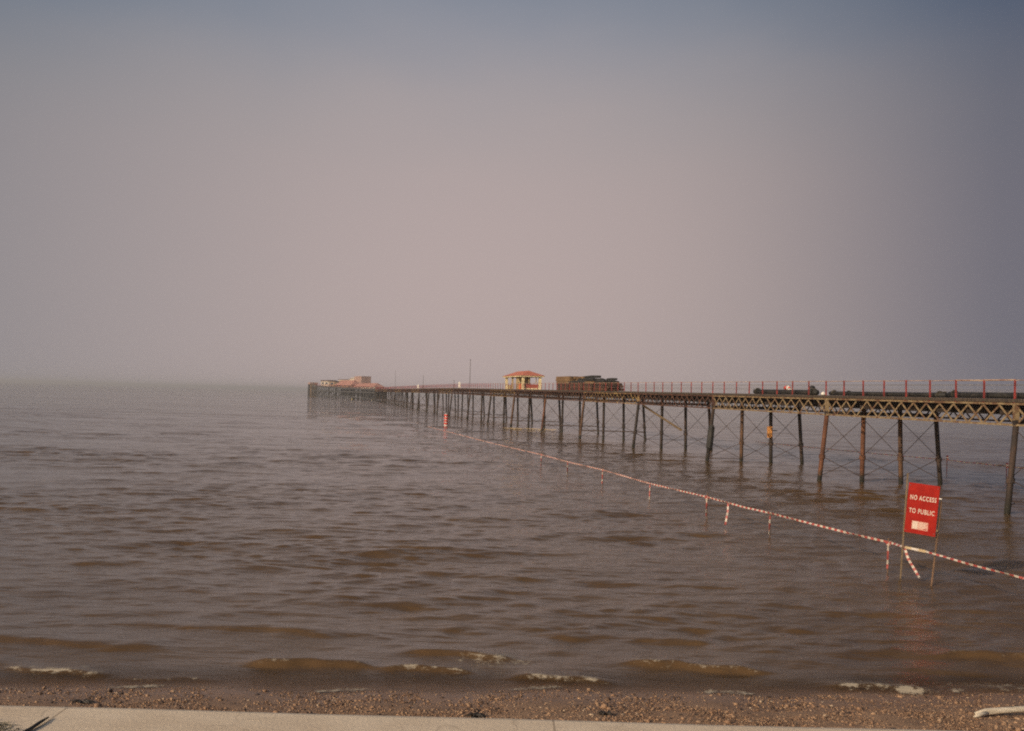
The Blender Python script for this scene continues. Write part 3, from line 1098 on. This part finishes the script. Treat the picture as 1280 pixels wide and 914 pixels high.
# dolphin at the tip
root = empty('dolphin', tuple(hp(hl + 4, 1, 0)), 'brown timber dolphin standing at the left tip of pier head', 'dolphin')
part(hbox(MB(), hl + 1.5, hl + 7.5, -1.2, 4, -1.5, 9.0), 'timber_cluster', M['head_tan'], root)
part(hbox(MB(), hl + 1.2, hl + 7.8, -1.5, 4.3, 9.003, 10.2), 'cluster_cap', M['head_pink'], root)
for k in range(4):
    part(MB().bar(hp(hl + 2 + 1.6 * k, -1.45, -1.5), hp(hl + 2 + 1.6 * k, -1.45, 8.8), .45, .45), 'fender_post', M['head_pile'], root)


def hfrac(px):                                                   # share along the head
    return px * hl


def head_building(name, label, u0, u1, v0, v1, zw, zr, wall, roof, ridge=True, windows=0):
    um = (u0 + u1) / 2
    z0 = hz0(um) + .004
    root = empty(name, tuple(hp(um, (v0 + v1) / 2, z0)), label, 'building', 'buildings on the pier head')
    part(hbox(MB(), u0, u1, v0, v1, z0, z0 + zw), 'wall', wall, root)
    mb = MB()
    o_ = .5
    e = z0 + zw + .003
    if ridge:
        ins = min(3.5, (u1 - u0) * .22)
        q = [hp(u0 - o_, v0 - o_, e), hp(u1 + o_, v0 - o_, e), hp(u1 + o_, v1 + o_, e), hp(u0 - o_, v1 + o_, e),
             hp(u0 + ins, (v0 + v1) / 2, e + zr), hp(u1 - ins, (v0 + v1) / 2, e + zr)]
        mb.add(q, [(0, 1, 5, 4), (1, 2, 5), (2, 3, 4, 5), (3, 0, 4), (3, 2, 1, 0)])
    else:
        hbox(mb, u0 - .2, u1 + .2, v0 - .2, v1 + .2, e, e + zr)
    part(mb, 'roof', roof, root)
    for k in range(windows):
        c_ = u0 + (u1 - u0) * (k + .5) / windows
        w_ = (u1 - u0) / windows * .28
        part(hbox(MB(), c_ - w_, c_ + w_, v0 - .06, v0 - .02, z0 + zw * .35, z0 + zw * .8), 'window', M['glass_dark'], root)
    return root


head_building('ferry_office', 'tall pinkish box shaped office rising above the salmon roofs', hl * .375, hl * .475, 8, 14, 6.6, .3, M['head_pink'], M['head_pink'], False, 0)
head_building('landing_shed', 'low shed with a salmon red roof nearest the pier trestle', hl * .05, hl * .33, 1.5, 7, .8, 2.2, M['head_pale'], M['salmon'], True, 5)
head_building('landing_shed', 'larger shed with a salmon red roof in the middle of pier head', hl * .35, hl * .60, 1.0, 7, 1.1, 3.2, M['head_tan'], M['salmon'], True, 4)
head_building('landing_hall', 'pale long hall behind the larger salmon roofed shed', hl * .56, hl * .76, 9, 14, 4.4, .4, M['head_pale'], M['head_dark'], False, 3)
head_building('lantern_house', 'small white lantern house against the pinkish office', hl * .48, hl * .55, 8, 12, 5.4, 1.0, M['head_pale'], M['head_pale'], True, 2)
head_building('store_hut', 'tan store hut left of the larger salmon roofed shed', hl * .62, hl * .70, 1, 5, 3.0, .5, M['head_tan'], M['head_dark'], False, 1)
head_building('waiting_hut', 'pale waiting hut with a dark roof near the tip of head', hl * .72, hl * .86, 1, 6, 3.0, .9, M['head_pale'], M['head_dark'], False, 2)

for (x, y, r, m, lab) in [(-93.5, 590, .95, 'yellow', 'yellow mooring buoy floating in front of the pier head'),
                          (-76.8, 552, .7, 'white', 'white mooring buoy floating in front of the pier head')]:
    root = empty('mooring_buoy', (x, y, 0), lab, 'buoy', 'mooring buoys off the pier head')
    part(MB().lathe((x, y, 0), [(.1, -.6 * r), (.75 * r, -.4 * r), (r, .1 * r), (r, .9 * r), (.7 * r, 1.35 * r), (.15, 1.5 * r)], 14), 'float_body', M[m], root, True)
    part(MB().lathe((x, y, 1.5 * r), [(.12, 0), (.12, .5), (.3, .52), (.3, .62)], 8), 'mooring_eye', M['mast'], root)

# ------------------------------------------------------------------ barrier tape, stakes, sign, marker
LINE = [(12.95, 22.3, .90), (12.51, 24.2, .90), (12.07, 26.0, .91), (11.72, 28.0, .93), (11.55, 28.7, .92), (11.4, 29.89, .90), (10.91, 32.05, .87), (10.31, 34.34, .88),
        (9.68, 36.86, .90), (9.2, 38.7, .88), (8.38, 42.12, .92), (6.81, 48.3, .90), (5.3, 56.5, .90), (3.67, 62.62, .90), (2.23, 69.52, .90), (-1.16, 83.03, .88), (-6.3, 106.0, .85), (-10.34, 125.1, .75)]


def ribbon(pts, mats, seg, w, twist=2.0, phase=0.0, thick=.006):
    """a striped ribbon: material index alternates every 'seg' metres"""
    mb = MB()
    pts = [Vector(p) for p in pts]
    L = [0]
    for a, b in zip(pts[:-1], pts[1:]):
        L.append(L[-1] + (b - a).length)
    n = max(2, int(L[-1] / seg))

    def at(s):
        for i in range(len(pts) - 1):
            if s <= L[i + 1] or i == len(pts) - 2:
                return pts[i].lerp(pts[i + 1], (s - L[i]) / (L[i + 1] - L[i]))
    for i in range(n):
        s0, s1 = L[-1] * i / n, L[-1] * (i + 1) / n
        mb.cur = i % len(mats)
        for h in range(2):
            q0, q1 = s0 + (s1 - s0) * h / 2, s0 + (s1 - s0) * (h + 1) / 2
            a, b = at(q0), at(q1)
            d = (b - a).normalized()
            ref = Vector((0, 0, 1)) if abs(d.z) < .8 else Vector((1, 0, 0))
            s_ = d.cross(ref).normalized()
            u_ = s_.cross(d)

            def fr(sv, p):
                an = .55 * math.sin(sv * twist + phase) + .35 * math.sin(sv * twist * 2.7)
                wv = (u_ * math.cos(an) + s_ * math.sin(an)) * (w * .5)
                tv = (s_ * math.cos(an) - u_ * math.sin(an)) * thick
                return p - wv - tv, p + wv - tv, p + wv + tv, p - wv + tv
            A_, B_ = fr(q0, a), fr(q1, b)
            mb.hexa([A_[0], A_[1], B_[1], B_[0], A_[3], A_[2], B_[2], B_[3]])
    return mb


tape = empty('barrier_tape', (11.4, 29.89, 0), 'red and white striped barrier tape strung over the water to the sign', 'barrier tape')
i0, i1 = 2, 4
part(ribbon(LINE[:4], [M['tape_red'], M['tape_white']], .16, .05, 1.6), 'near_length', [M['tape_red'], M['tape_white']], tape)
SL, SR = Vector((11.36, 28.62, .93)), Vector((11.80, 27.95, .93))
part(ribbon([(11.72, 28.0, .93), (11.36, 28.62, .95)], [M['tape_tan'], M['tape_tan']], .2, .075, 1.0), 'middle_length', [M['tape_tan'], M['tape_white']], tape)
part(ribbon([(11.36, 28.62, .95)] + LINE[5:], [M['tape_red'], M['tape_white']], .17, .066, 1.3, 1.0), 'long_length', [M['tape_red'], M['tape_white']], tape)
part(ribbon([(11.36, 28.60, .94), (11.44, 28.5, .62), (11.56, 28.4, .38), (11.68, 28.3, .14)], [M['tape_red'], M['tape_white']], .075, .07, 4.0), 'loose_end', [M['tape_red'], M['tape_white']], tape)
part(ribbon([(8.80, 40.0, .89), (8.77, 39.9, .6), (8.70, 39.8, .30), (8.66, 39.8, .06)], [M['tape_red'], M['tape_white']], .11, .07, 4.0), 'loose_end', [M['tape_red'], M['tape_white']], tape)

STAKES = [(11.39, 29.86, 1.02, 'tape wrapped stake standing just left of the red sign', True),
          (9.68, 36.86, .90, 'short tape wrapped stake second along the line from the sign', False),
          (8.38, 42.12, 1.08, 'tape wrapped stake with its tip above the tape by the loose end', True),
          (6.86, 48.4, .92, 'tape wrapped stake fourth along the line from the sign', False),
          (5.3, 56.5, 1.02, 'tape wrapped stake fifth along the line from the sign', False),
          (3.67, 62.62, .95, 'tape wrapped stake sixth along the line from the sign', False),
          (2.23, 69.52, 1.05, 'tape wrapped stake farthest out along the tape', False)]
for x, y, h, lab, wrap in STAKES:
    root = empty('stake', (x, y, 0), lab, 'stake', 'stakes holding up the barrier tape')
    lean = random.uniform(-.03, .05)
    part(MB().tube([(x - lean, y + .02, -1.2), (x, y + .02, h)], .018, 7), 'rod', M['post_rust'], root)
    r_ = ribbon([(x - .02, y - .012, h - .10), (x - .03, y - .014, .5), (x - .04, y - .014, .12)], [M['tape_red'], M['tape_white'], M['tape_red']], .13, .05, 3.0, x)
    part(r_, 'tape_wrap', [M['tape_red'], M['tape_white'], M['tape_red']], root)
    if wrap:
        part(ribbon([(x - .09, y - .03, .93), (x + .0, y - .05, .80), (x + .08, y - .03, .92)], [M['tape_red'], M['tape_white']], .07, .09, 2.0), 'tape_knot', [M['tape_red'], M['tape_white']], root)

# second tape beyond the pier
FAR = [(25.2, 102.3, .88), (27.3, 94.6, .88), (31.0, 84.0, .87), (33.6, 76.6, .9), (35.0, 70.2, .9), (36.9, 61.0, .9)]
root = empty('barrier_tape', (31, 84, 0), 'faint orange barrier tape seen between the piles beyond the pier', 'barrier tape')
part(ribbon(FAR, [M['tape_red'], M['tape_white']], .35, .055, 1.0), 'tape_length', [M['tape_tan'], M['tape_red']], root)
for x, y, h, lab in [(33.6, 76.6, 1.25, 'red stake on the far tape just left of the sign top'), (35.0, 70.2, 1.15, 'red stake on the far tape near the right hand pile')]:
    root = empty('stake', (x, y, 0), lab, 'stake', 'stakes of the far barrier tape')
    part(MB().tube([(x, y + .03, -1.2), (x, y + .03, h)], .03, 7), 'rod', M['red_paint'], root)
    part(ribbon([(x, y - .02, h), (x + .03, y - .02, h - .35)], [M['tape_red'], M['tape_white']], .1, .16, 2.0), 'tape_wrap', [M['tape_red'], M['tape_white']], root)

mb = MB()
pts = [(-.9 + 7.6 * i / 16, 147.3 - 2.6 * (i / 16) ** 2 + .3 * math.sin(i), .10 + .03 * math.sin(i * 2.1)) for i in range(17)]
mb.tube(pts, [.03 + .025 * (i % 2) for i in range(17)], 7)
tag(mb.build('floating_rope', M['tape_tan'], smooth=True), 'pale orange rope floating on the water beside the pier', 'rope')

# banded marker
x, y = -10.0, 154.8
root = empty('marker_post', (x, y, 0), 'red and white banded marker standing in the open water', 'marker post')
part(MB().lathe((x, y, 0), [(.30, -1.5), (.30, .10), (.20, .14), (.18, 1.78), (.02, 1.85)], 14), 'core', M['white'], root)
for k in range(4):
    z = .16 + k * .43
    part(MB().lathe((x, y, z), [(.20, 0), (.33, .03), (.33, .24), (.20, .27)], 14), 'band', M['red_bright'], root)

# the red sign
TL, TR = Vector((11.42, 28.48, 2.800)), Vector((12.075, 27.93, 2.775))
BR, BL = Vector((11.945, 27.93, 1.335)), Vector((11.30, 28.48, 1.425))
cen = (TL + TR + BR + BL) / 4
uw = ((TR - TL) + (BR - BL)) / 2
vh = ((TL - BL) + (TR - BR)) / 2
Wd, Ht = uw.length, vh.length
eu = uw.normalized()
nrm = eu.cross(vh).normalized()                                  # faces the beach
if nrm.y > 0:
    nrm = -nrm
ev = vh.normalized()
root = empty('warning_sign', (11.6, 28.2, 0), 'red board sign reading NO ACCESS TO PUBLIC on two posts in the water', 'sign')


def sp3(u, v, n_=0.0):
    return cen + eu * (u * Wd * .5) + ev * (v * Ht * .5) + nrm * n_


def sbx(u0, u1, v0, v1, n0, n1):
    return MB().hexa([sp3(u0, v0, n0), sp3(u1, v0, n0), sp3(u1, v1, n0), sp3(u0, v1, n0), sp3(u0, v0, n1), sp3(u1, v0, n1), sp3(u1, v1, n1), sp3(u0, v1, n1)])


panel = part(sbx(-1, 1, -1, 1, -.012, .012), 'panel', M['sign_red'], root)
a_, b_ = Vector((11.20, 28.60, -1.0)), Vector((11.40, 28.54, 3.07))
part(MB().bar(a_, b_, .036, .032), 'post', M['post_wood'], root)
a_, b_ = Vector((11.80, 28.03, -1.0)), Vector((12.14, 28.00, 2.36))
part(MB().bar(a_, b_, .036, .032), 'post', M['post_rust'], root)
for v in (.5, -.75):
    part(MB().bar(sp3(-.95, v, -.03), sp3(1.12, v, -.03), .03, .05), 'batten', M['post_wood'], root)
part(MB().bar(sp3(1.0, .52, -.02), sp3(1.18, .52, -.0), .05, .03), 'clip', M['white'], root)


for u, v in ((-.9, .9), (.9, .9), (-.9, -.9), (.9, -.9)):
    c0 = sp3(u, v, .012)
    part(MB().tube([c0, c0 + nrm * .008], .014, 8), 'bolt', M['mast'], panel)


def text_part(body, u, v, hgt, wid, name='lettering'):
    cu = bpy.data.curves.new(name, 'FONT')
    cu.body = body
    cu.align_x = 'CENTER'
    cu.align_y = 'CENTER'
    cu.size = 1.0
    cu.space_character = 1.18
    cu.offset = .022
    cu.extrude = .004
    tmp = bpy.data.objects.new('tmp_text', cu)
    col.objects.link(tmp)
    bpy.context.view_layer.update()
    me = bpy.data.meshes.new_from_object(tmp.evaluated_get(bpy.context.evaluated_depsgraph_get()))
    bpy.data.objects.remove(tmp)
    bpy.data.curves.remove(cu)
    vs_ = np.array([v_.co[:] for v_ in me.vertices])
    mn, mx = vs_.min(0), vs_.max(0)
    for v_ in me.vertices:
        s = ((v_.co.x - mn[0]) / (mx[0] - mn[0]) - .5) * wid
        t_ = ((v_.co.y - mn[1]) / (mx[1] - mn[1]) - .5) * hgt
        p = cen + eu * (u * Wd * .5 + s) + ev * (v * Ht * .5 + t_) + nrm * (.0145 + (.002 if v_.co.z > 0 else 0)) - Vector(root.location)
        v_.co = p
    me.materials.append(M['sign_white'])
    me.name = name
    o = bpy.data.objects.new(name, me)
    col.objects.link(o)
    o.parent = panel
    return o


text_part('NO ACCESS', .02, .43, .135, Wd * .84)
text_part('TO PUBLIC', .00, -.10, .135, Wd * .82)
lg = part(sbx(-.55, .50, -.83, -.50, .013, .016), 'logo_block', M['sign_pink'], panel)
part(sbx(-.50, -.16, -.81, -.52, .017, .0185), 'logo_mark', M['sign_white'], panel)
mb = MB()
for k in range(4):
    v = -.56 - k * .06
    o2 = sbx(-.10, .42 - .08 * (k % 2), v - .014, v + .014, .017, .0185)
    mb.add(o2.v, o2.f)
part(mb, 'logo_lines', M['sign_white'], panel)
part(sbx(.22, .42, -.795, -.765, .0165, .018), 'logo_swoosh', M['sign_red'], panel)
